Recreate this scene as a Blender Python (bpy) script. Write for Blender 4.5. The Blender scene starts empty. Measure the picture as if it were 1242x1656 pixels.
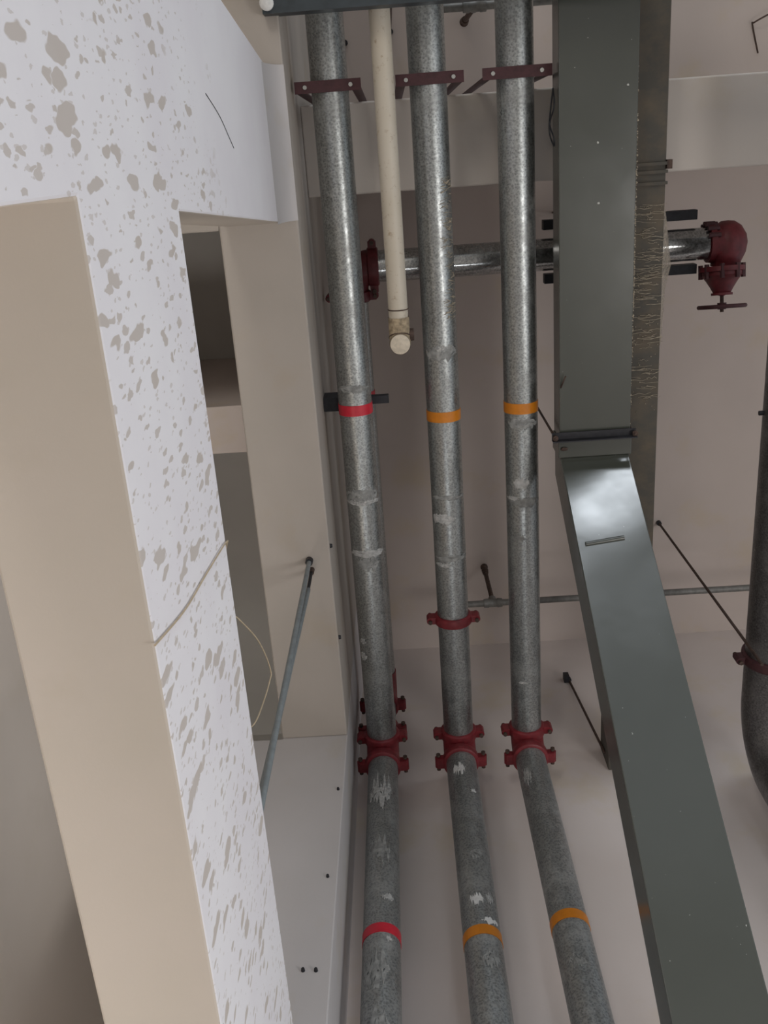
import bpy, bmesh, math, random
from mathutils import Vector, Matrix
random.seed(7)
S = bpy.context.scene
COL = S.collection
EYE = 1.5                      # eye level above the floor; heights "h" below are measured from it

# ------------------------------------------------------------------ camera
F = 1535.0; W, HGT = 1242.0, 1656.0; CX, CY = 621.0, 828.0
up = Vector((7, -581, F)).normalized()              # zenith in camera axes (x right, y down, z forward)
fw = Vector((296, 4062, F)); fw = (fw - up * fw.dot(up)).normalized()
rt = fw.cross(up)
def c2w(v): return Vector((rt.dot(v), fw.dot(v), up.dot(v)))
cr, cd, cf = c2w(Vector((1, 0, 0))), c2w(Vector((0, 1, 0))), c2w(Vector((0, 0, 1)))
cam = bpy.data.cameras.new('camera'); camo = bpy.data.objects.new('camera', cam); COL.objects.link(camo)
cam.sensor_fit = 'VERTICAL'; cam.sensor_height = 36.0; cam.sensor_width = 27.0
cam.lens = F / HGT * 36.0; cam.clip_start = 0.02
m = Matrix.Identity(4)
for i in range(3):
    m[i][0] = cr[i]; m[i][1] = -cd[i]; m[i][2] = -cf[i]
m[2][3] = EYE
camo.matrix_world = m
S.camera = camo

# ------------------------------------------------------------------ world, light, exposure
S.view_settings.view_transform = 'Standard'; S.view_settings.look = 'None'
S.view_settings.gamma = 1.0; S.view_settings.use_curve_mapping = False
S.view_settings.exposure = -0.15
wd = bpy.data.worlds.new('daylight_world'); S.world = wd; wd.use_nodes = True
wd.node_tree.nodes['Background'].inputs[0].default_value = (0.86, 0.93, 1.0, 1)
wd.node_tree.nodes['Background'].inputs[1].default_value = 0.55
def area(name, loc, target, sx, sy, power, col):
    l = bpy.data.lights.new(name, 'AREA'); l.shape = 'RECTANGLE'; l.size = sx; l.size_y = sy
    l.energy = power; l.color = col
    o = bpy.data.objects.new(name, l); COL.objects.link(o); o.location = loc
    o.rotation_euler = (Vector(target) - Vector(loc)).to_track_quat('-Z', 'Y').to_euler()
    return o
area('daylight_opening_right', (6.5, 0.2, 1.1), (0, 0.5, 1.2), 6.0, 1.9, 45, (0.93, 0.95, 1.0))
area('low_fill_right', (3.4, 0.9, 0.8), (0.0, 2.9, 3.0), 1.2, 1.3, 68, (1.0, 0.97, 0.95))  # added fill lamp: brightens the lower front wall, throws pipe shadows left
area('clerestory_back', (2.6, -8.6, 7.0), (1.0, 1.6, 5.9), 2.4, 1.3, 215, (0.86, 0.93, 1.0))
area('left_room_fill', (-1.15, -4.4, 1.0), (-1.05, 1.8, 3.6), 0.9, 1.7, 62, (1.0, 0.95, 0.88))  # added fill lamp for the left room: lintel underside, left wall, beams
area('bay_fill', (-1.25, 4.05, 0.9), (-1.2, 2.0, 4.6), 0.8, 1.6, 92, (1.0, 0.95, 0.88))  # added fill lamp before the solid end wall, lifts the bay and lintel underside
area('low_fill_front', (0.45, 3.38, 1.5), (0.3, 1.2, 5.0), 1.1, 0.45, 30, (0.95, 0.97, 1.0))  # added fill lamp, no window here: streak on the cross pipe, brighter slab

# ------------------------------------------------------------------ materials
def lin(c): return tuple((x / 255 / 12.92) if x / 255 <= 0.04045 else ((x / 255 + 0.055) / 1.055) ** 2.4 for x in c)
class NT:
    def __init__(s, name):
        s.m = bpy.data.materials.new(name); s.m.use_nodes = True; s.t = s.m.node_tree
        s.b = s.t.nodes['Principled BSDF']; s.tc = s.t.nodes.new('ShaderNodeTexCoord')
    def n(s, typ, **kw):
        nd = s.t.nodes.new(typ)
        for k, v in kw.items():
            if k in nd.inputs: nd.inputs[k].default_value = v
            else: setattr(nd, k, v)
        return nd
    def l(s, a, b): s.t.links.new(a, b)
    def noise(s, scale, detail=4, rough=.55, vec=None, dist=0):
        nd = s.n('ShaderNodeTexNoise', Scale=scale, Detail=detail, Roughness=rough, Distortion=dist)
        s.l(vec if vec is not None else s.tc.outputs['Object'], nd.inputs['Vector']); return nd.outputs['Fac']
    def ramp(s, fac, stops):
        nd = s.n('ShaderNodeValToRGB'); e = nd.color_ramp.elements
        while len(e) < len(stops): e.new(0.5)
        for el, (p, c) in zip(e, stops):
            el.position = p; el.color = (c, c, c, 1) if isinstance(c, (int, float)) else (*c, 1)
        s.l(fac, nd.inputs['Fac']); return nd.outputs['Color']
    def mix(s, fac, a, b):
        nd = s.n('ShaderNodeMix'); nd.data_type = 'RGBA'
        if isinstance(fac, (int, float)): nd.inputs['Factor'].default_value = fac
        else: s.l(fac, nd.inputs['Factor'])
        for i, v in ((6, a), (7, b)):
            if isinstance(v, tuple): nd.inputs[i].default_value = (*v[:3], 1)
            else: s.l(v, nd.inputs[i])
        return nd.outputs[2]
    def math(s, op, a, b=None):
        nd = s.n('ShaderNodeMath'); nd.operation = op
        for i, v in ((0, a), (1, b)):
            if v is None: continue
            if isinstance(v, (int, float)): nd.inputs[i].default_value = v
            else: s.l(v, nd.inputs[i])
        return nd.outputs[0]
    def mapping(s, rot=(0, 0, 0), scale=(1, 1, 1), loc=(0, 0, 0)):
        nd = s.n('ShaderNodeMapping'); nd.inputs['Rotation'].default_value = rot
        nd.inputs['Scale'].default_value = scale; nd.inputs['Location'].default_value = loc
        s.l(s.tc.outputs['Object'], nd.inputs['Vector']); return nd.outputs['Vector']
    def bump(s, h, strength=.2, dist=.01):
        nd = s.n('ShaderNodeBump', Strength=strength, Distance=dist); s.l(h, nd.inputs['Height'])
        s.l(nd.outputs['Normal'], s.b.inputs['Normal'])
    def done(s, col=None, rough=.6, metal=0., spec=None):
        if col is not None:
            if isinstance(col, tuple): s.b.inputs['Base Color'].default_value = (*col[:3], 1)
            else: s.l(col, s.b.inputs['Base Color'])
        if isinstance(rough, (int, float)): s.b.inputs['Roughness'].default_value = rough
        else: s.l(rough, s.b.inputs['Roughness'])
        if isinstance(metal, (int, float)): s.b.inputs['Metallic'].default_value = metal
        else: s.l(metal, s.b.inputs['Metallic'])
        if spec is not None: s.b.inputs['Specular IOR Level'].default_value = spec
        return s.m

def plaster(name, c1, c2, c3=None, rough=.85):
    t = NT(name)
    col = t.mix(t.ramp(t.noise(1.3, 3), [(.35, 0.), (.65, 1.)]), c1, c2)
    if c3: col = t.mix(t.ramp(t.noise(2.2, 5, .6, t.mapping(loc=(3, 5, 1))), [(.56, 0.), (.74, .8)]), col, c3)
    t.bump(t.noise(60, 5, .7), .10, .004)
    return t.done(col, rough, 0, .25)
def simple(name, c, rough=.5, metal=0., var=.25, scale=40, bump=0):
    t = NT(name); d = tuple(x * (1 - var) for x in c)
    col = t.mix(t.ramp(t.noise(scale, 5), [(.35, 0.), (.65, 1.)]), d, c)
    if bump: t.bump(t.noise(scale * 2, 4), bump, .003)
    return t.done(col, rough, metal)

M = {}
M['slab'] = plaster('slab_plaster', (.59, .51, .465), (.63, .545, .50), (.60, .50, .385))
M['wall'] = plaster('wall_plaster', (.69, .615, .58), (.73, .66, .63), (.68, .59, .47))
M['column'] = plaster('column_plaster', (.54, .515, .51), (.58, .555, .555), (.53, .48, .41))
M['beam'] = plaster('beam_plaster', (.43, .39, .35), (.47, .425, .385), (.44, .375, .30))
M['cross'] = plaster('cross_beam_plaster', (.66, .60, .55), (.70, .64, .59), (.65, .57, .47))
M['left_paint'] = plaster('left_wall_paint', (.74, .66, .585), (.78, .70, .625), (.72, .64, .55))
M['beige'] = plaster('beige_paint', (.55, .50, .435), (.59, .53, .475), (.54, .48, .405))
M['concrete'] = plaster('raw_concrete', (.58, .565, .54), (.64, .625, .60))
M['floor'] = plaster('floor_concrete', (.54, .51, .475), (.60, .57, .535))

# white paint with beige spots where the coat is missing; strokes run up the wall
t = NT('spotted_white_paint')
def spots(scale, kz, loc, warp, lo, hi, pw):
    sx = t.n('ShaderNodeSeparateXYZ'); t.l(t.tc.outputs['Object'], sx.inputs[0])
    cb = t.n('ShaderNodeCombineXYZ'); t.l(sx.outputs[1], cb.inputs[0]); t.l(t.math('MULTIPLY', sx.outputs[2], kz), cb.inputs[1])
    ad = t.n('ShaderNodeVectorMath'); ad.operation = 'ADD'; t.l(cb.outputs[0], ad.inputs[0]); ad.inputs[1].default_value = loc
    wn = t.n('ShaderNodeTexNoise', Scale=scale * 1.3, Detail=2.0); t.l(ad.outputs[0], wn.inputs['Vector'])
    ws = t.n('ShaderNodeVectorMath'); ws.operation = 'SCALE'; ws.inputs[3].default_value = warp / scale
    wc = t.n('ShaderNodeVectorMath'); wc.operation = 'SUBTRACT'; t.l(wn.outputs['Color'], wc.inputs[0]); wc.inputs[1].default_value = (.5, .5, .5)
    t.l(wc.outputs[0], ws.inputs[0])
    a2 = t.n('ShaderNodeVectorMath'); a2.operation = 'ADD'; t.l(ad.outputs[0], a2.inputs[0]); t.l(ws.outputs[0], a2.inputs[1])
    vo = t.n('ShaderNodeTexVoronoi', Scale=scale, voronoi_dimensions='2D'); t.l(a2.outputs[0], vo.inputs['Vector'])
    sc = t.n('ShaderNodeSeparateColor'); t.l(vo.outputs['Color'], sc.inputs[0])
    rad = t.math('ADD', lo, t.math('MULTIPLY', t.math('POWER', sc.outputs[0], pw), hi - lo))
    dens = t.math('MULTIPLY', t.math('SUBTRACT', t.noise(3.2, 2, .5, t.mapping(loc=loc)), .5), .5)
    return t.ramp(t.math('SUBTRACT', t.math('ADD', rad, dens), vo.outputs['Distance']), [(0., 0.), (.05, 1.)])
m1 = spots(20, .42, (.3, .7, 0), 1.0, -.22, .38, 1.5)
m2 = spots(38, .42, (5.3, 1.7, 0), 1.0, -.20, .37, 1.9)
m3 = spots(80, .42, (2.3, 8.7, 0), 1.0, -.22, .36, 2.2)
sep = t.n('ShaderNodeSeparateXYZ'); t.l(t.tc.outputs['Object'], sep.inputs[0])
# the top of the pillar was given a full second coat
top = t.ramp(t.math('ADD', t.math('MULTIPLY', sep.outputs[2], .2), t.math('MULTIPLY', t.math('SUBTRACT', t.noise(5, 3), .5), .34)), [(.775, 0.), (.84, 1.)])
msk = t.math('MAXIMUM', t.math('MAXIMUM', m1, t.math('MULTIPLY', m2, .9)), t.math('MULTIPLY', m3, .6))
msk = t.math('MULTIPLY', msk, t.math('SUBTRACT', 1.0, top))
white = t.mix(t.ramp(t.noise(3, 4), [(.35, 0.), (.65, 1.)]), (.80, .77, .80), (.84, .82, .84))
spot = t.mix(t.noise(9, 2), (.54, .48, .43), (.60, .55, .52))
t.bump(t.math('ADD', t.noise(70, 4), t.math('MULTIPLY', msk, -.6)), .15, .003)
M['spotted'] = t.done(t.mix(msk, white, spot), .75, 0, .3)

def galv(name, base, dusty, spatter=.0, seed=0, rg=(.30, .50), mt=.75):
    t = NT(name)
    vor = t.n('ShaderNodeTexVoronoi', Scale=95.0); t.l(t.mapping(loc=(seed, seed * 2, 0)), vor.inputs['Vector'])
    g = t.math('ADD', t.math('MULTIPLY', vor.outputs['Distance'], .35), t.math('MULTIPLY', t.noise(160, 3, .7), .6))
    col = t.mix(t.ramp(g, [(.30, 0.), (.62, 1.)]), tuple(x * .62 for x in base), tuple(x * 1.35 for x in base))
    big = t.ramp(t.noise(7, 5, .65, t.mapping(loc=(seed, 1, 2))), [(.48, 0.), (.68, 1.)])
    col = t.mix(t.math('MULTIPLY', big, .55), col, dusty)
    spk = t.ramp(t.noise(62, 3, .6, t.mapping(loc=(seed + 4, 3, 1))), [(.66 - spatter, 0.), (.72 - spatter, 1.)])
    col = t.mix(t.math('MULTIPLY', spk, .65), col, (.42, .43, .42))
    rough = t.ramp(t.noise(25, 4), [(.3, rg[0]), (.7, rg[1])])
    t.bump(t.noise(120, 3), .08, .002)
    metal = t.math('SUBTRACT', mt, t.math('MULTIPLY', big, .45))
    return t.done(col, rough, metal)
M['galv'] = galv('galvanised_steel', (.36, .375, .37), (.26, .26, .25), .04, 1, (.30, .46), .95)
M['galv_old'] = galv('galvanised_steel_spattered', (.33, .345, .345), (.36, .36, .35), .13, 5, (.38, .55), .85)
M['galv_clean'] = galv('galvanised_steel_clean', (.42, .43, .43), (.40, .41, .41), -.08, 9, (.12, .2), .95)
M['galv_dark'] = galv('galvanised_steel_dull', (.15, .145, .145), (.17, .16, .155), .0, 3)
M['red'] = simple('red_paint', (.23, .022, .03), .45, 0, .35, 30, .2)
M['valve_red'] = simple('dark_red_paint', (.15, .018, .024), .5, 0, .4, 25, .3)
M['maroon'] = simple('maroon_primer', (.072, .022, .026), .6, 0, .3, 40)
M['tape_red'] = simple('red_tape', (.62, .022, .045), .35, 0, .12, 30)
M['tape_orange'] = simple('orange_tape', (.66, .22, .012), .38, 0, .12, 30)
M['smear'] = simple('dried_plaster', (.55, .55, .54), .85, 0, .35, 60, .4)
M['paint_white'] = simple('white_paint_splash', (.78, .78, .77), .8, 0, .15, 60, .3)
M['pale'] = simple('pale_paint_film', (.36, .365, .355), .8, 0, .4, 35, .3)
M['pvc'] = None
t = NT('dirty_white_plastic')
dirt = t.ramp(t.noise(38, 5, .7), [(.58, 0.), (.70, 1.)])
yy = t.ramp(t.noise(3, 3), [(.3, 0.), (.7, 1.)])
M['pvc'] = t.done(t.mix(t.math('MULTIPLY', dirt, .6), t.mix(yy, (.56, .50, .40), (.60, .545, .46)), (.30, .20, .11)), .45)
M['mortar'] = simple('mortar_crust', (.50, .40, .27), .9, 0, .55, 45, .8)
M['end'] = simple('pale_end_cap', (.70, .62, .50), .8, 0, .2, 60, .4)
t = NT('grey_green_enamel')
blo = t.ramp(t.noise(1.6, 3), [(.3, 0.), (.7, 1.)])
spk = t.ramp(t.noise(55, 2), [(.76, 0.), (.79, 1.)])
M['enamel'] = None
c = t.mix(blo, (.062, .067, .056), (.070, .075, .064)); c = t.mix(spk, c, (.5, .5, .47))
t.bump(t.noise(9, 2), .05, .01)
M['enamel'] = t.done(c, t.ramp(t.noise(5, 4), [(.3, .17), (.7, .24)]), 0., .9)
t = NT('dusty_enamel')
dst = t.ramp(t.noise(5, 6, .65, t.mapping(scale=(1, 1.2, 1))), [(.42, 0.), (.62, 1.)])
M['dusty'] = t.done(t.mix(dst, (.085, .078, .066), (.13, .105, .076)), .75)
M['dark'] = simple('dark_steel', (.030, .030, .036), .5, .3, .3, 40)
M['rust'] = simple('rusty_steel', (.11, .07, .055), .75, .2, .5, 60, .4)
M['channel'] = simple('blue_grey_steel', (.055, .068, .078), .45, .3, .3, 20)
M['conduit'] = simple('blue_grey_conduit', (.26, .29, .30), .5, .1, .2, 30)
M['zinc'] = simple('zinc_bolt', (.55, .55, .52), .4, .6, .2, 60)
M['wire'] = simple('cream_wire', (.55, .44, .30), .6, 0, .2, 40)
M['web'] = simple('dusty_cobweb', (.50, .43, .33), .95, 0, .4, 80)
M['small_pipe'] = simple('grey_small_pipe', (.24, .235, .22), .5, .3, .3, 30)
t = NT('torn_web_film')
t.l(t.ramp(t.noise(26, 5, .7), [(.35, .25), (.65, .85)]), t.b.inputs['Alpha'])
M['web_film'] = t.done((.42, .36, .29), .95)

# ------------------------------------------------------------------ mesh helpers (x, y, h) -> (x, y, h + EYE)
ORG = {}
def base_of(o): return ORG.get(o.name, Vector((0, 0, 0)))
class MB:
    def __init__(s): s.v = []; s.f = []; s.sm = []; s.mi = []
    def add(s, vs, fs, smooth=False, mi=0):
        k = len(s.v); s.v += [Vector(p) for p in vs]
        for f in fs: s.f.append([i + k for i in f]); s.sm.append(smooth); s.mi.append(mi)
        return s
    def box(s, x0, x1, y0, y1, z0, z1):
        vs = [(x, y, z) for z in (z0, z1) for y in (y0, y1) for x in (x0, x1)]
        return s.add(vs, [(0, 2, 3, 1), (4, 5, 7, 6), (0, 1, 5, 4), (2, 6, 7, 3), (0, 4, 6, 2), (1, 3, 7, 5)])
    def obox(s, c, ax, ay, az):           # oriented box, half axes
        c, ax, ay, az = map(Vector, (c, ax, ay, az))
        vs = [c + ax * i + ay * j + az * k for k in (-1, 1) for j in (-1, 1) for i in (-1, 1)]
        return s.add(vs, [(0, 2, 3, 1), (4, 5, 7, 6), (0, 1, 5, 4), (2, 6, 7, 3), (0, 4, 6, 2), (1, 3, 7, 5)])
    def tube(s, pts, r, n=24, cap=True):
        pts = [Vector(p) for p in pts]; rs = r if isinstance(r, (list, tuple)) else [r] * len(pts)
        d = (pts[1] - pts[0]).normalized()
        a = d.cross(Vector((0, 0, 1)) if abs(d.z) < .9 else Vector((1, 0, 0))).normalized(); vs = []
        for i, p in enumerate(pts):
            t0 = (pts[i] - pts[i - 1]).normalized() if i else d
            t1 = (pts[i + 1] - pts[i]).normalized() if i < len(pts) - 1 else t0
            tg = (t0 + t1).normalized(); a = (a - tg * a.dot(tg)).normalized(); b = tg.cross(a)
            vs += [p + (a * math.cos(2 * math.pi * k / n) + b * math.sin(2 * math.pi * k / n)) * rs[i] for k in range(n)]
        fs = [(i * n + k, i * n + (k + 1) % n, (i + 1) * n + (k + 1) % n, (i + 1) * n + k) for i in range(len(pts) - 1) for k in range(n)]
        s.add(vs, fs, True)
        if cap:
            s.add(vs[:n], [tuple(range(n))[::-1]]); s.add(vs[-n:], [tuple(range(n))])
        return s
    def lathe(s, c, axis, prof, n=28):    # prof: (distance along axis, radius)
        c = Vector(c); axis = Vector(axis).normalized()
        for (d0, r0), (d1, r1) in zip(prof[:-1], prof[1:]):
            a = axis.cross(Vector((0, 0, 1)) if abs(axis.z) < .9 else Vector((1, 0, 0))).normalized(); b = axis.cross(a)
            vs = [c + axis * d + (a * math.cos(2 * math.pi * k / n) + b * math.sin(2 * math.pi * k / n)) * max(r, 1e-5) for d, r in ((d0, r0), (d1, r1)) for k in range(n)]
            s.add(vs, [(k, (k + 1) % n, n + (k + 1) % n, n + k) for k in range(n)], True)
        return s
    def torus(s, c, axis, R, r, n=40, k=10):
        c = Vector(c); axis = Vector(axis).normalized()
        a = axis.cross(Vector((0, 0, 1)) if abs(axis.z) < .9 else Vector((1, 0, 0))).normalized(); b = axis.cross(a)
        vs = []
        for i in range(n):
            e = a * math.cos(2 * math.pi * i / n) + b * math.sin(2 * math.pi * i / n)
            vs += [c + e * (R + r * math.cos(2 * math.pi * j / k)) + axis * r * math.sin(2 * math.pi * j / k) for j in range(k)]
        return s.add(vs, [(i * k + j, i * k + (j + 1) % k, ((i + 1) % n) * k + (j + 1) % k, ((i + 1) % n) * k + j) for i in range(n) for j in range(k)], True)
    def prism(s, poly, axis, a0, a1, side_mi=None):
        # poly in the plane across `axis` ('x': (y,h)), extruded a0..a1
        n = len(poly); vs = [(a0, *p) for p in poly] + [(a1, *p) for p in poly]
        if axis == 'y': vs = [(p[1], p[0], p[2]) for p in vs]
        if axis == 'z': vs = [(p[1], p[2], p[0]) for p in vs]
        s.add(vs, [tuple(range(n))[::-1]]); s.add(vs, [tuple(range(n, 2 * n))], mi=(side_mi or 0))
        return s.add(vs, [(i, (i + 1) % n, n + (i + 1) % n, n + i) for i in range(n)])
    def blob(s, c, r, squash=(1, 1, 1)):
        bm = bmesh.new(); bmesh.ops.create_icosphere(bm, subdivisions=1, radius=1)
        c = Vector(c)
        vs = [c + Vector((v.co.x * squash[0], v.co.y * squash[1], v.co.z * squash[2])) * r * random.uniform(.75, 1.2) for v in bm.verts]
        bm.verts.index_update()
        s.add(vs, [tuple(v.index for v in f.verts) for f in bm.faces], True); bm.free(); return s
    def build(s, name, mat, parent=None, bevel=0, at=None):
        P = [Vector((p.x, p.y, p.z + EYE)) for p in s.v]
        if parent is not None: org = base_of(parent)
        elif at is not None: org = Vector((at[0], at[1], at[2] + EYE))
        else:
            xs = [p.x for p in P]; ys = [p.y for p in P]
            org = Vector(((min(xs) + max(xs)) / 2, (min(ys) + max(ys)) / 2, min(p.z for p in P)))
        me = bpy.data.meshes.new(name)
        me.from_pydata([p - org for p in P], [], s.f)
        me.polygons.foreach_set('use_smooth', s.sm); me.polygons.foreach_set('material_index', s.mi)
        bm = bmesh.new(); bm.from_mesh(me); bmesh.ops.remove_doubles(bm, verts=bm.verts, dist=1e-5)
        bmesh.ops.recalc_face_normals(bm, faces=bm.faces)
        for e in bm.edges:
            if len(e.link_faces) == 2 and e.calc_face_angle(0) > .75: e.smooth = False
        bm.to_mesh(me); bm.free()
        for mm in (mat if isinstance(mat, (list, tuple)) else [mat]): me.materials.append(mm)
        o = bpy.data.objects.new(name, me); COL.objects.link(o)
        if parent is not None: o.parent = parent
        else: o.location = org
        ORG[o.name] = org
        if bevel:
            b = o.modifiers.new('bevel', 'BEVEL'); b.width = bevel; b.segments = 2; b.limit_method = 'ANGLE'
        return o
def tag(o, label=None, cat=None, group=None, kind=None):
    for k, v in (('label', label), ('category', cat), ('group', group), ('kind', kind)):
        if v: o[k] = v
    return o
def empty(name, x, y, h, label, cat, group=None):
    o = bpy.data.objects.new(name, None); COL.objects.link(o); o.location = (x, y, h + EYE); o.empty_display_size = .1
    ORG[o.name] = Vector((x, y, h + EYE)); return tag(o, label, cat, group)
def arc(c, r, a0, a1, e1, e2, n=10):
    c, e1, e2 = Vector(c), Vector(e1), Vector(e2)
    return [c + (e1 * math.cos(a0 + (a1 - a0) * i / n) + e2 * math.sin(a0 + (a1 - a0) * i / n)) * r for i in range(n + 1)]

# ------------------------------------------------------------------ the setting
FL, SL = -EYE, 6.2
YW = 3.43
def struct(name, mb, mat, label, bevel=0):
    return tag(mb.build(name, mat, None, bevel), label, None, None, 'structure')
struct('floor', MB().box(-2.3, 14, -14, 4.3, FL - .1, FL), M['floor'], 'grey concrete floor below the pipes')
struct('ceiling', MB().box(-.40, 4.2, -5, YW, SL, SL + .2), M['slab'], 'pinkish plastered ceiling slab above the pipes')
struct('ceiling_bay', MB().box(-2.2, -.40, -5, 4.1, SL, SL + .2), M['concrete'], 'dark bare concrete slab beyond the left beam')
struct('wall_front', MB().box(-.405, 4.2, YW, YW + .2, FL, SL), M['wall'], 'pinkish plastered wall behind the vertical pipes')
struct('wall_bay', MB().box(-2.2, -.405, 4.1, 4.3, FL, SL), M['concrete'], 'dark end wall beyond the left beam')
struct('wall_left', MB().box(-1.9, -1.7, -5, 4.3, FL, SL), M['left_paint'], 'plain beige wall seen under the spotted lintel')
struct('concrete_column', MB().prism([(-1.0, FL), (-.405, FL), (-.405, SL), (-.75, SL), (-.75, 4.26), (-1.0, 4.26)], 'y', 2.85, YW + .6), M['column'], 'pale plastered column carrying the far end of the left beam', .006)
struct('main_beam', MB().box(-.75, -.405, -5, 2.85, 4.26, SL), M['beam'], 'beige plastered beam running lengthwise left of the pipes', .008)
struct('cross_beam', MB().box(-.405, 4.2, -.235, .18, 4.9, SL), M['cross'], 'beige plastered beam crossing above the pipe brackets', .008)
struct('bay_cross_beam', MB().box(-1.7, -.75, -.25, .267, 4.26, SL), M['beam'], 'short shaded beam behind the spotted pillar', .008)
struct('bay_upstand_beam', MB().box(-1.7, -.75, 1.19, 1.45, 4.88, SL), M['wall'], 'light beam face in the dark bay at left', .006)
# spotted pillar and lintel: one wall with an opening
XF = -.47
face = [(-1.0, FL), (.03, FL), (.03, 1.5), (2.85, 1.5), (2.85, 2.235), (.09, 2.2), (.16, 3.1), (.25, 4.26), (-.355, 4.26), (-.46, 3.22), (-.62, 1.6)]
pw = MB().prism(face, 'x', -.72, XF, 1)
PILLAR = struct('wall_pillar', pw, [M['beige'], M['spotted']], 'white wall pillar and lintel with beige spots', .006)

cv = MB(); k = 8
for i in range(k):
    a0, a1 = math.pi / 2 * i / k, math.pi / 2 * (i + 1) / k
    q = [(XF + .066 * (1 - math.cos(a)), 4.26 - .20 * (1 - math.sin(a))) for a in (a0, a1)]
    cv.add([(q[0][0], -.365, q[0][1]), (q[0][0], .245, q[0][1]), (q[1][0], .245, q[1][1]), (q[1][0], -.365, q[1][1])], [(0, 1, 2, 3)], True)
cv.add([(XF, y, 4.2599) for y in (-.365, .245)] + [(XF + .066 * (1 - math.cos(math.pi / 2 * i / k)), y, 4.2599 - .20 * (1 - math.sin(math.pi / 2 * i / k))) for y in (-.365, .245) for i in range(k + 1)], [(0, *range(2, 3 + k)), (1, *range(11 + k, 2 + k, -1))])
struct('trim_1', cv, M['column'], 'rounded plaster cove where the spotted pillar meets the beam')

# ------------------------------------------------------------------ pipe runs
R0 = .0825
def ring(parent, name, mat, c, axis, r, half, raise_=.0025):
    return MB().lathe(c, axis, [(-half, r), (-half, r + raise_), (half, r + raise_), (half, r)], 40).build(name, mat, parent)
def patch(parent, name, mat, base, axis, side, r, s0, s1, a0, a1, rag=.35, holes=0.0, seed=0, lift=.0022):
    """ragged film hugging a pipe: axis = run direction, angle 0 = `side` direction"""
    rnd = random.Random(seed); base, axis, side = Vector(base), Vector(axis), Vector(side); oth = axis.cross(side)
    n, k = 14, 18; mb = MB(); vs = []
    eb = [rnd.uniform(0, rag) for _ in range(k + 1)]; et = [rnd.uniform(0, rag) for _ in range(k + 1)]
    for i in range(n + 1):
        for j in range(k + 1):
            u = j / k; env = math.sin(math.pi * min(max(u, .02), .98)) ** .45
            lo, hi = eb[j] * .5 + (1 - env) * .5, 1 - et[j] * .5 - (1 - env) * .5
            if hi < lo: lo = hi = (lo + hi) / 2
            ss = s0 + (s1 - s0) * (lo + (hi - lo) * i / n); a = a0 + (a1 - a0) * u
            bump = lift * (1 + .6 * rnd.random()) if 0 < i < n and 0 < j < k else .0008
            vs.append(base + axis * ss + (side * math.cos(a) + oth * math.sin(a)) * (r + bump))
    fs = [(i * (k + 1) + j, i * (k + 1) + j + 1, (i + 1) * (k + 1) + j + 1, (i + 1) * (k + 1) + j) for i in range(n) for j in range(k) if rnd.random() > holes * .35]
    return mb.add(vs, fs, True).build(name, mat, parent)
def coupling(parent, c, axis, side, r=R0, mat=None, w=.030, bolt='bolt', ear=1.0):
    """grooved pipe coupling: ribbed ring, two ears across `side`, a bolt through each ear"""
    c, axis, side = Vector(c), Vector(axis).normalized(), Vector(side).normalized(); third = axis.cross(side)
    mb = MB().lathe(c, axis, [(-w, r * .98), (-w, r + .010), (-w * .8, r + .017), (-w * .2, r + .019), (w * .2, r + .019), (w * .8, r + .017), (w, r + .010), (w, r * .98)], 40)
    for sg in (-1, 1):
        e = c + side * sg * (r + .026)
        mb.obox(e, side * .022 * ear, axis * w * .72, third * .030)
        mb.lathe(e + side * sg * .016 - third * .031, third, [(0, 0), (0, .019), (.062, .019), (.062, 0)], 14)
    o = mb.build('coupling', mat or M['red'], parent)
    for sg in (-1, 1):
        e = c + side * sg * (r + .042)
        MB().lathe(e - third * .052, third, [(0, 0), (0, .012), (.014, .012), (.014, .006), (.090, .006), (.090, .011), (.104, .011), (.104, 0)], 8).build('bolt', M['rust'], o)
    return o
Yd, Xd, Zd = Vector((0, 1, 0)), Vector((1, 0, 0)), Vector((0, 0, 1))
HP, YV = 4.58, 3.18
def pipe_line(x, label, tapecol, tapeY, tapeH, smears, wall_smears, mid=None, tee=False):
    p = empty('water_pipe', x, YV, FL, label, 'pipe', 'ceiling water pipes')
    MB().tube([(x, -4.5, HP), (x, YV - .115, HP)], R0, 48).build('ceiling_run', M['galv'], p)
    MB().tube([(x, YV, HP - .14), (x, YV, FL)], R0, 48).build('wall_run', M['galv_old'], p)
    el = [(x, YV - .115, HP)] + arc((x, YV - .10, HP - .10), .10, 0, math.pi / 2, Zd, Yd, 10) + [(x, YV, HP - .14)]
    e = MB().tube(el, R0 + .008, 40, False)
    if tee: e.tube([(x, YV, HP), (x, YV, HP + .14)], R0 + .008, 40)
    e.build('tee' if tee else 'elbow', M['red'], p)
    coupling(p, (x, YV - .095, HP), Yd, Xd); coupling(p, (x, YV, HP - .135), Zd, Xd)
    if mid: coupling(p, (x, mid, HP), Yd, Xd, w=.026)
    ring(p, 'tape_band', tapecol, (x, tapeY, HP), Yd, R0, .026)
    ring(p, 'tape_band', tapecol, (x, YV, tapeH), Zd, R0, .026)
    for q in smears:
        y0, y1, a0, a1, mt, ho = q
        patch(p, 'plaster_smear', mt, (x, 0, HP), Yd, -Zd, R0, y0, y1, math.radians(a0), math.radians(a1), .5, ho, int(abs(y0 * 1000)) + int(x * 99))
    for q in wall_smears:
        h0, h1, a0, a1, mt, ho = q
        patch(p, 'paint_splash', mt, (x, YV, 0), Zd, -Yd, R0, h0, h1, math.radians(a0), math.radians(a1), .8, ho, int(h0 * 1000) + int(x * 99))
    return p
sm, wh, pl = M['smear'], M['paint_white'], M['pale']
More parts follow.
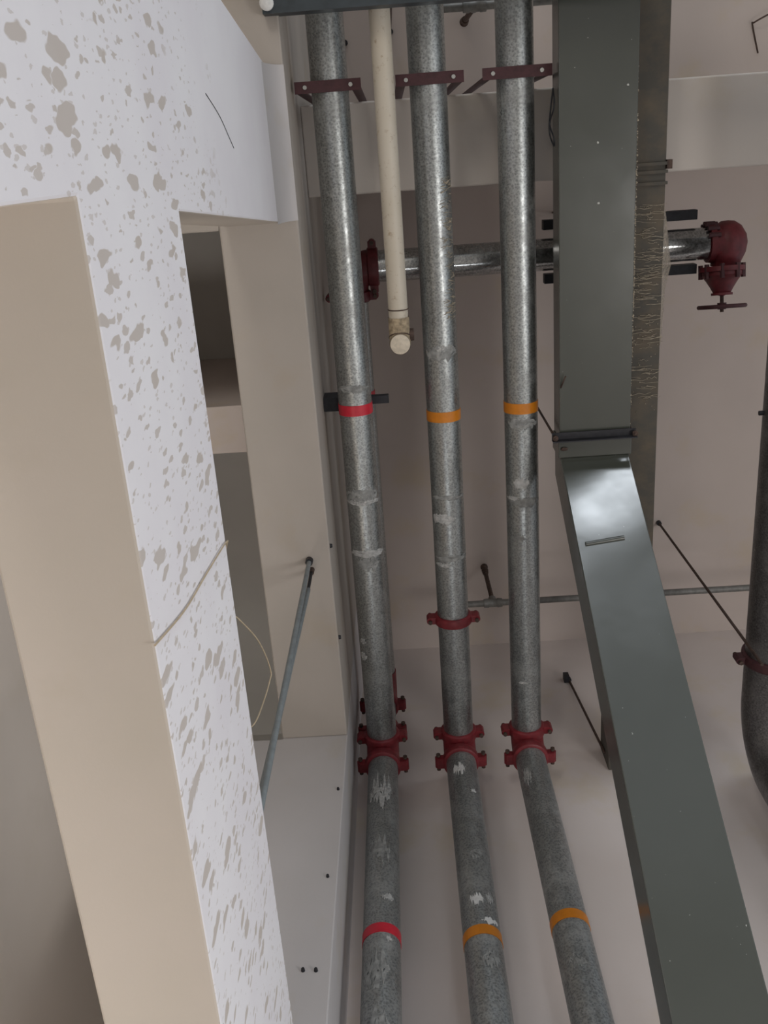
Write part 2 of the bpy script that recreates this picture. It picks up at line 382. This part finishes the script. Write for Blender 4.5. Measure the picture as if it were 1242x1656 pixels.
p1 = pipe_line(-.24, 'galvanised water pipe with red tape bands, beside the beige beam', M['tape_red'], 1.165, 3.178,
    [(1.55, 1.66, -70, 80, pl, .2), (1.62, 1.66, -80, 80, sm, .25), (1.90, 1.95, -85, 85, sm, .1), (1.93, 2.03, -50, 40, pl, .2), (2.50, 2.56, 30, 70, sm, .3), (2.42, 2.46, 30, 60, sm, .3), (1.03, 1.08, -70, 70, pl, .3)],
    [(3.92, 4.30, -55, 45, M['smear'], .3), (3.52, 3.82, -45, 35, pl, .1), (3.33, 3.39, -5, 45, sm, .2), (2.85, 3.10, -60, 35, pl, .15), (3.10, 3.14, 15, 40, sm, .1), (2.6, 2.8, -40, 40, pl, .2)], None, True)
p2 = pipe_line(.193, 'galvanised water pipe with orange tape bands, right of the white plastic pipe', M['tape_orange'], 1.226, 3.14,
    [(.86, .96, -60, 60, pl, .2), (.87, .91, -25, 20, sm, .25), (1.63, 1.66, -80, 70, pl, .2), (1.72, 1.80, -25, 70, sm, .1), (1.96, 2.0, -80, 70, pl, .2), (2.0, 2.03, -10, 70, sm, .3)],
    [(4.20, 4.33, -38, 12, wh, .08), (4.06, 4.10, 18, 42, wh, .0), (3.27, 3.36, -30, 20, wh, .0), (3.165, 3.215, 0, 58, wh, .08), (3.55, 3.65, -20, 40, pl, .2), (3.28, 3.38, 20, 50, sm, .4), (2.92, 3.05, -20, 45, pl, .3)], 2.36)
p3 = pipe_line(.576, 'galvanised water pipe with orange tape bands, beside the grey green duct', M['tape_orange'], 1.209, 3.205,
    [(1.55, 1.64, -20, 40, sm, .0), (1.66, 1.69, 15, 75, sm, .1), (1.66, 1.73, -70, 60, pl, .15), (1.25, 1.32, -60, 60, pl, .3), (1.86, 1.92, 0, 40, pl, .1), (2.73, 2.75, -5, 35, sm, .1)],
    [(4.10, 4.28, -55, -20, sm, .35), (2.9, 3.0, -40, 20, pl, .35)])
# dusty web caught along the right flank of the middle pipe
wb = MB(); rnd = random.Random(4)
for i in range(150):
    y = rnd.uniform(.12, .75); a = rnd.uniform(25, 62); L = rnd.uniform(.004, .02)
    d = Vector((math.sin(math.radians(a)), 0, -math.cos(math.radians(a)))); c = Vector((.193, y, HP)) + d * (R0 + .001)
    tn = Vector((d.z, 0, -d.x)); q = tn * L + Yd * rnd.uniform(-.006, .006)
    wb.tube([c - q, c + d * .004, c + q], rnd.uniform(.0006, .0016), 5)
tag(wb.build('cobweb', M['web'], p2), 'dusty beige cobweb strands', kind='stuff')

# upper pipe loop with the cross pipe and valve
RU, HU, YU, XU = .084, 5.25, .567, -.245
up_ = empty('feed_pipe', XU, YU, HU - RU, 'clean shiny galvanised cross pipe running above the other pipes', 'pipe')
MB().tube([(XU + .13, YU, HU), (1.66, YU, HU)], RU, 48).build('cross_run', M['galv_clean'], up_)
MB().tube([(XU, YU + .13, HU), (XU, YV - .115, HU)], RU, 40).build('lengthwise_run', M['galv'], up_)
MB().tube([(XU + .15, YU, HU)] + arc((XU + .11, YU + .11, HU), .11, 0, math.pi / 2, -Yd, -Xd, 10) + [(XU, YU + .15, HU)], RU + .008, 36).build('elbow', M['valve_red'], up_)
MB().tube([(XU, YV - .13, HU)] + arc((XU, YV - .11, HU - .11), .11, 0, math.pi / 2, Zd, Yd, 10) + [(XU, YV, HU - .15)], RU + .006, 36).build('elbow', M['red'], up_)
MB().tube([(XU, YV, HU - .14), (XU, YV, HP + .141)], RU - .004, 36).build('drop_run', M['galv'], up_)
coupling(up_, (XU + .125, YU, HU), Xd, Yd, RU, M['valve_red']); coupling(up_, (XU, YU + .15, HU), Yd, Xd, RU, M['valve_red'])
coupling(up_, (XU, YV, HU - .19), Zd, Xd, RU - .002); coupling(up_, (XU, YV, HP + .20), Zd, Xd, RU - .002)
ring(up_, 'tape_band', M['tape_red'], (XU, 1.27, HU), Yd, RU, .03)

v = empty('gate_valve', 1.76, YU, HU - .13, 'dark red gate valve with handwheel at right end of cross pipe', 'valve')
b = MB().lathe((1.665, YU, HU), Xd, [(0, 0), (0, .10), (.028, .104), (.03, .09)])
b.lathe((1.77, YU, HU), Yd, [(-.112, 0), (-.108, .035), (-.085, .07), (-.04, .098), (.0, .106), (.05, .100), (.085, .085), (.10, .078), (.12, .078)])
b.lathe((1.69, YU, HU), Xd, [(0, .092), (.05, .098), (.10, .09)])
b.build('valve_body', M['valve_red'], v)
cx = 1.745; AX = Vector((0, 1, -.17)).normalized(); AZ = AX.cross(Xd)
b = MB().lathe((cx, YU, HU), AX, [(.125, 0), (.125, .118), (.150, .118), (.152, .104), (.172, .104), (.173, .112), (.176, .100), (.20, .082), (.235, .060), (.262, .046), (.262, .056), (.275, .056), (.275, .020), (.285, 0)])
bn = b.build('bonnet', M['valve_red'], v)
for k in range(8):
    a = k * math.pi / 4 + .3
    MB().lathe(Vector((cx, YU, HU)) + AX * .112 + (Xd * math.cos(a) + AZ * math.sin(a)) * .108, AX, [(0, 0), (0, .013), (.075, .013), (.075, 0)], 6).build('bolt', M['maroon'], bn)
for k in range(6):
    a = math.radians(120 + k * 24)
    MB().lathe((1.665 - .016, YU + math.cos(a) * .10, HU + math.sin(a) * .10), Xd, [(0, 0), (0, .013), (.06, .013), (.06, 0)], 6).build('bolt', M['maroon'], v)
vc = Vector((cx, YU, HU))
MB().tube([vc + AX * .26, vc + AX * .365], .010, 12).build('stem', M['rust'], v)
hw = MB().torus(vc + AX * .335, AX, .118, .0115)
for k in range(5):
    a = k * 2 * math.pi / 5
    hw.tube([vc + AX * .332, vc + AX * .335 + (Xd * math.cos(a) + AZ * math.sin(a)) * .116], .0075, 8)
hw.lathe(vc + AX * .315, AX, [(0, 0), (0, .024), (.035, .022), (.035, 0)], 14)
hw.build('handwheel', M['maroon'], v)

# dark rails either side of the cross pipe, hung from the slab
sf = empty('pipe_cradle', 1.23, YU, SL, 'dark steel cradle of two rails around the cross pipe', 'bracket')
for dy, hh in ((-.150, 5.30), (.128, 5.27)):
    MB().box(.80, 1.615, YU + dy - .025, YU + dy + .025, hh - .03, hh + .03).build('rail', M['dark'], sf)
    for xx in (1.0, 1.2): MB().tube([(xx, YU + dy, hh + .03), (xx, YU + dy, SL)], .006, 8).build('hanger_rod', M['rust'], sf)

# ------------------------------------------------------------------ U brackets under the pipes
for (x0, x1, px, lab) in ((-.388, -.10, -.24, 'maroon U bracket under the red taped pipe'), (.05, .345, .193, 'maroon U bracket under the pipe beside the white plastic pipe'), (.425, .725, .576, 'maroon U bracket under the pipe next to the duct')):
    yb = -.287
    br = empty('pipe_bracket', (x0 + x1) / 2, yb, SL, lab, 'bracket', 'maroon pipe brackets')
    MB().box(x0, x1, yb - .024, yb + .024, 4.4885, 4.4965).build('cross_bar', M['maroon'], br)
    for xx in (x0 + .021, x1 - .021):
        MB().box(xx - .021, xx + .021, yb + .012, yb + .018, 4.4965, SL).build('leg', M['maroon'], br)
    for xx in (x0 + .045, x1 - .045):
        MB().lathe((xx, yb, 4.489), -Zd, [(0, .009), (.007, .009), (.007, 0)], 8).build('bolt', M['zinc'], br)

# white plastic pipe
pv = empty('plastic_pipe', 0, -.5, 4.30, 'dirty cream plastic pipe with a crusted end between two steel pipes', 'pipe')
HV, RV = 4.35, .044
MB().tube([(-.004, -4.5, HV), (0, .74, HV)], RV, 36).build('pipe_run', M['pvc'], pv)
b = MB(); rnd = random.Random(3)
pts = [(0, .70, HV), (0, .74, HV), (0, .775, HV)] + arc((0, .775, HV - .04), .04, 0, math.pi / 2, Zd, Yd, 6)[1:] + [(0, .815, HV - .055)]
b.tube(pts, [RV + .002 + rnd.uniform(0, .004) for _ in pts], 30, False)
b.build('crusted_end', M['mortar'], pv)
MB().lathe((0, .815, HV - .050), -Zd, [(0, .046), (.008, .045), (.010, .040), (.012, 0)], 30).build('end_cap', M['end'], pv)
MB().lathe((.035, .785, HV + .01), Xd, [(0, .03), (.03, .028), (.03, 0)], 16).build('side_stub', M['rust'], pv)
MB().torus((0, .665, HV), Yd, RV + .001, .0025).build('dirt_ring', M['rust'], pv)
MB().torus((0, .79, HV - .004), Vector((0, 1, -.6)), RV + .004, .003).build('dirt_ring', M['rust'], pv)

# ------------------------------------------------------------------ ducts
XL, XR = .737, 1.074
d = empty('air_duct', .905, 1.44, 4.4, 'grey green rectangular duct bending down beside the pipes', 'duct')
TH = .165
A = (1.44, 4.40); B = (2.905, 1.93)                       # underside of the sloping part (y, h)
n_ = Vector((B[1] - A[1], -(B[0] - A[0]))).normalized()   # (y, h) normal
n_ = -n_ if n_.y < 0 else n_
prof = [(-4.5, 4.4), (1.345, 4.4), (1.345, 4.4 + TH), (-4.5, 4.4 + TH)]
MB().prism(prof, 'x', XL, XR).build('level_section', M['enamel'], d, .004)
prof = [(1.346, 4.392), (1.437, 4.392), (1.437, 4.4 + TH + .008), (1.346, 4.4 + TH + .008)]
MB().prism(prof, 'x', XL - .006, XR + .006).build('joint_collar', M['enamel'], d, .004)
nn = Vector((n_.x, n_.y)) * TH
prof = [(1.438, 4.40), (1.45, 4.385), B, (B[0], FL), (B[0] + TH, FL), (B[0] + TH, B[1] + .09), (1.45 + nn.x * .9, 4.4 + TH), (1.438, 4.4 + TH)]
MB().prism(prof, 'x', XL + .004, XR - .004).build('sloping_section', M['enamel'], d, .004)
q = Vector((1.883 - 1.45, 4.385)); tdir = Vector((B[0] - 1.45, B[1] - 4.385)).normalized()
s_ = .505; c0 = (1.45 + tdir.x * s_, 4.385 + tdir.y * s_)
MB().tube([(XL + .04, c0[0] - .0, c0[1] + .002), (XR - .12, c0[0] - .012, c0[1] + .022)], [.011, .012], 16).build('crease', M['enamel'], d)
for (xx, yy) in ((.905, .02), (.91, .27), (1.03, -.2)):
    MB().blob((xx, yy, 4.4), .006, (1, 1, .4)).build('paint_speck', M['zinc'], d)

du = empty('old_duct', 1.155, 1.0, 4.62, 'dull brown dusty duct running above the grey green duct', 'duct')
MB().box(1.05, 1.262, -4.5, 3.425, 4.62, 4.84).build('casing', M['dusty'], du, .004)
for y in (.13, .165, .215): MB().box(1.045, 1.268, y - .007, y + .007, 4.606, 4.846).build('flange_ring', M['dusty'], du)
MB().obox((1.275, .135, 4.625), (.012, 0, 0), (0, .02, 0), (0, 0, .02)).build('corner_clip', M['rust'], du)
w = MB(); rnd = random.Random(11)
for i in range(120):
    y = rnd.uniform(.30, .95) if i < 90 else rnd.uniform(.9, 1.25); x0 = rnd.uniform(1.06, 1.2); L = rnd.uniform(.015, .15)
    pts = [(min(x0 + L * k / 4, 1.27), y + rnd.uniform(-.006, .006), 4.616 - .008 * math.sin(math.pi * k / 4)) for k in range(5)]
    w.tube(pts, rnd.uniform(.0006, .0015), 5)
for i in range(110):
    w.blob((rnd.uniform(1.07, 1.265), rnd.uniform(.28, 1.3), 4.617), rnd.uniform(.0015, .004))
tag(w.build('cobweb', M['web'], du), 'dusty cobweb strands under the old duct', kind='stuff')
w = MB(); rnd = random.Random(12)
for i in range(420):
    y = rnd.gauss(.5, .33)
    if y < -.3 or y > 1.3: continue
    w.blob((XR + rnd.uniform(-.002, .004), y, 4.402 + rnd.uniform(-.003, .02)), rnd.uniform(.0015, .0045))
tag(w.build('dust_fringe', M['web'], d), 'beige dust specks along the duct edge', kind='stuff')
# torn web sheet at the cross pipe
vs = [(1.262, .30, 4.63), (1.29, .40, 4.67), (1.31, .50, 4.72), (1.335, .60, 4.74), (1.30, .70, 4.70), (1.275, .95, 4.65), (1.262, .98, 4.63), (1.262, .65, 4.63)]
w = MB().add(vs + [(x, y, h + .004) for x, y, h in vs], [tuple(range(8)), tuple(range(15, 7, -1))] + [(i, (i + 1) % 8, 8 + (i + 1) % 8, 8 + i) for i in range(8)])
tag(w.build('web_sheet', M['web_film'], du), 'torn dusty web sheet hanging off the duct side')

# angle bar and rods carrying the duct
hb = empty('duct_hanger', .9, 1.33, SL, 'dark trapeze hanger bar under the grey green duct', 'hanger')
MB().box(XL - .04, XR + .022, 1.305, 1.343, 4.378, 4.384).box(XL - .04, XR + .022, 1.337, 1.343, 4.340, 4.378).build('angle_bar', M['dark'], hb)
for xx, x2 in ((XL - .026, SL), (XR + .014, 4.618)):
    r_ = MB().tube([(xx, 1.325, 4.345), (xx, 1.325, x2)], .006, 10).build('hanger_rod', M['rust'], hb)
    MB().lathe((xx, 1.325, 4.352), Zd, [(0, 0), (0, .014), (.014, .014), (.014, 0)], 6).build('nut', M['rust'], r_)
MB().blob((XL + .02, 1.39, 4.386), .014, (1.6, .8, .5)).build('rust_lump', M['rust'], d)

# round pipe at the right edge
XB, HB, RB, YB = 1.862, 4.39, .155, 3.17
bp = empty('large_pipe', XB, YB, FL, 'dark dull large pipe at the right edge turning down the wall', 'pipe')
RE = .30
MB().tube([(XB, -4.5, HB), (XB, YB - RE, HB)] + arc((XB, YB - RE, HB - RE), RE, 0, math.pi / 2, Zd, Yd, 14)[1:] + [(XB, YB, FL)], RB, 48).build('bent_run', M['galv_dark'], bp)
coupling(bp, (XB, 2.60, HB), Yd, Xd, RB, M['maroon'], .028)
MB().lathe((XB - RB - .02, 1.28, HB + .02), Xd, [(0, 0), (0, .012), (.03, .012), (.03, 0)], 8).build('side_bolt', M['dark'], bp)

# thin hanger rods
def rod(name, pts, r, label, mat=None, foot=True):
    o = empty(name, *pts[0], label, 'rod')
    MB().tube(pts, r, 10).build('rod', mat or M['rust'], o)
    if foot:
        p = Vector(pts[0]); dd = (Vector(pts[1]) - p).normalized()
        MB().lathe(p, dd, [(0, 0), (0, .018), (.03, .016), (.03, .008)], 10).build('anchor', M['dark'], o)
    return o
rod('hanger_rod', [(1.727, 2.546, SL), (1.655, 2.44, 4.05)], .008, 'thin brown hanger rod slanting across to the dark large pipe')
o = rod('hanger_rod', [(1.0, 3.425, 5.65), (1.045, 3.36, 4.70)], .0075, 'thin brown rod from the far wall down to the dusty duct end')
MB().box(.965, 1.0, 3.38, 3.428, 5.60, 5.66).build('wall_lug', M['dark'], o)
rod('hanger_rod', [(-.215, -.62, SL), (-.215, -.62, 4.9)], .007, 'brown hanger rod between the red taped pipe and the plastic pipe')
rod('hanger_rod', [(.055, -.66, SL), (.055, -.66, 4.9)], .007, 'brown hanger rod just right of the white plastic pipe')

# small sprinkler lines
def sprinkler(xa, xb, y, h, xt, label, hook):
    s = empty('sprinkler_pipe', (xa + xb) / 2, y, h - .02, label, 'pipe', 'sprinkler branch pipes')
    MB().tube([(xa, y, h), (xb, y, h)], .021, 20).build('branch_pipe', M['small_pipe'], s)
    MB().lathe((xt - .06, y, h), Xd, [(0, .021), (0, .029), (.03, .031), (.035, .027), (.085, .027), (.09, .031), (.12, .029), (.12, .021)], 20).tube([(xt, y, h), (xt, y, h + .06)], .026, 18).build('tee', M['small_pipe'], s)
    st = MB().tube([(xt, y, h + .05), (xt - .004, y - .004, SL - .13)], [.015, .015], 14).build('riser', M['rust'], s)
    MB().lathe((xt - .004, y - .004, SL - .14), Zd, [(0, 0), (0, .02), (.05, .024), (.09, .016), (.10, .026), (.11, .026), (.11, 0)], 16).build('sprinkler_head', M['rust'], st)
    return s
sprinkler(.26, 3.2, 2.795, 5.6, .50, 'thin grey sprinkler pipe crossing behind the two orange taped pipes', 0)
sprinkler(.26, .95, -.675, 5.5, .49, 'thin grey sprinkler pipe between orange taped pipes at top edge', 0)

# steel channel along the top edge
ch = empty('steel_channel', .4, -.61, 4.30, 'dark blue grey steel channel crossing under the pipes at the top', 'channel')
MB().box(-.46, 1.6, -.69, -.543, 4.19, 4.20).box(-.46, 1.6, -.553, -.543, 4.20, 4.29).box(-.46, 1.6, -.69, -.68, 4.20, 4.29).build('profile', M['channel'], ch)
MB().lathe((-.44, -.58, 4.19), -Zd, [(0, .028), (.012, .028), (.022, .016), (.022, 0)], 18).build('bolt_cap', M['paint_white'], ch)

# bar on the beam that carries the upper pipe
pb = empty('support_arm', -.405, 1.17, 4.74, 'short dark bracket arm sticking out behind the red taped pipe', 'bracket')
MB().box(-.405, -.075, 1.145, 1.185, 4.70, 4.74).build('arm', M['dark'], pb)
MB().box(-.403, -.33, 1.13, 1.20, 4.66, 4.78).build('base_block', M['dark'], pb)

# conduits between beam and lintel
cd_ = empty('conduit_pair', -.505, 1.85, 2.235, 'pair of blue grey conduits standing on the spotted lintel', 'conduit')
MB().tube([(-.509, 1.835, 4.235), (-.512, 1.835, 2.236)], .011, 14).build('conduit', M['conduit'], cd_)
MB().tube([(-.502, 1.885, 4.03), (-.535, 1.872, 2.236)], .0115, 14).build('conduit', M['conduit'], cd_)
MB().tube([(-.502, 1.885, 4.23), (-.502, 1.885, 4.00)], .0085, 12).build('threaded_end', M['dark'], cd_)
MB().lathe((-.509, 1.835, 4.26), -Zd, [(0, 0), (0, .019), (.03, .019), (.03, .012)], 12).build('anchor', M['dark'], cd_)
MB().lathe((-.502, 1.885, 4.26), -Zd, [(0, 0), (0, .014), (.04, .014), (.04, .009)], 12).build('anchor', M['rust'], cd_)

# loose wires
def smooth(pts, n=8):
    P = [Vector(p) for p in pts]; out = []
    for i in range(len(P) - 1):
        a, b, c, e = P[max(i - 1, 0)], P[i], P[i + 1], P[min(i + 2, len(P) - 1)]
        for k in range(n):
            t = k / n; out.append(.5 * ((2 * b) + (c - a) * t + (2 * a - 5 * b + 4 * c - e) * t * t + (3 * b - a - 3 * c + e) * t ** 3))
    return out + [P[-1]]
tag(MB().tube(smooth([(-.466, .785, 1.485), (-.466, .832, 1.72), (-.466, .855, 1.95), (-.466, .885, 2.205), (-.48, .93, 2.236), (-.50, 1.08, 2.24), (-.475, 1.13, 2.26), (-.455, 1.24, 2.36), (-.449, 1.34, 2.44), (-.447, 1.425, 2.485), (-.449, 1.44, 2.46), (-.455, 1.45, 2.38), (-.47, 1.46, 2.27), (-.50, 1.47, 2.24)]), .0020, 8).build('loose_wire', M['wire']), 'cream wire drooping over the spotted lintel and looping beside the conduits', 'wire')
MB().tube(smooth([(-.4695, -.178, 2.72), (-.4695, -.13, 2.90), (-.4695, -.08, 3.02), (-.4695, -.045, 3.1)]), .0012, 6).build('plaster_crack', M['dark'], PILLAR)
tag(MB().tube(smooth([(.724, -.21, 4.47), (.718, -.14, 4.40), (.708, -.07, 4.46), (.716, -.01, 4.40), (.722, .02, 4.44), (.712, -.05, 4.50), (.724, -.21, 4.47)]), .0035, 6).build('wire_loop', M['dark']), 'dark twisted wire loop hanging on the duct side near the bracket', 'wire')
tag(MB().tube([(.742, 1.09, 4.398), (.760, 1.03, 4.368)], .004, 6).build('wire_stub', M['rust']), 'short brown wire stub poking out under the duct edge', 'wire')
tag(MB().tube(smooth([(2.21, -.40, 6.2), (2.165, -.55, 6.19), (2.16, -.56, 6.15), (2.22, -.59, 6.12), (2.3, -.62, 6.14)]), .005, 6).build('hook_wire', M['rust']), 'thin bent hook wire under the slab in the top right corner', 'wire')

# fixing stubs left in the plaster
def plug(x, y, h, ax, label, r=.007, L=.012):
    tag(MB().lathe((x, y, h), ax, [(0, 0), (0, r), (L, r * .8), (L, 0)], 8).build('wall_plug', M['dark']), label, 'plug', 'leftover wall plugs')
plug(-.432, 2.85, 3.806, -Yd, 'tiny dark plug high on the pale column, right part')
plug(-.447, 2.85, 3.218, -Yd, 'tiny dark plug midway down the pale column')
plug(-.511, 2.85, 2.727, -Yd, 'left plug of the low pair on the pale column', .008)
plug(-.462, 2.85, 2.724, -Yd, 'right plug of the low pair on the pale column', .008)
plug(-.405, 1.776, 4.285, Xd, 'dark plug on the beam edge beside the conduit tops', .012)
plug(-.405, 2.28, 4.285, Xd, 'dark plug on the beam edge below the conduit tops', .012)
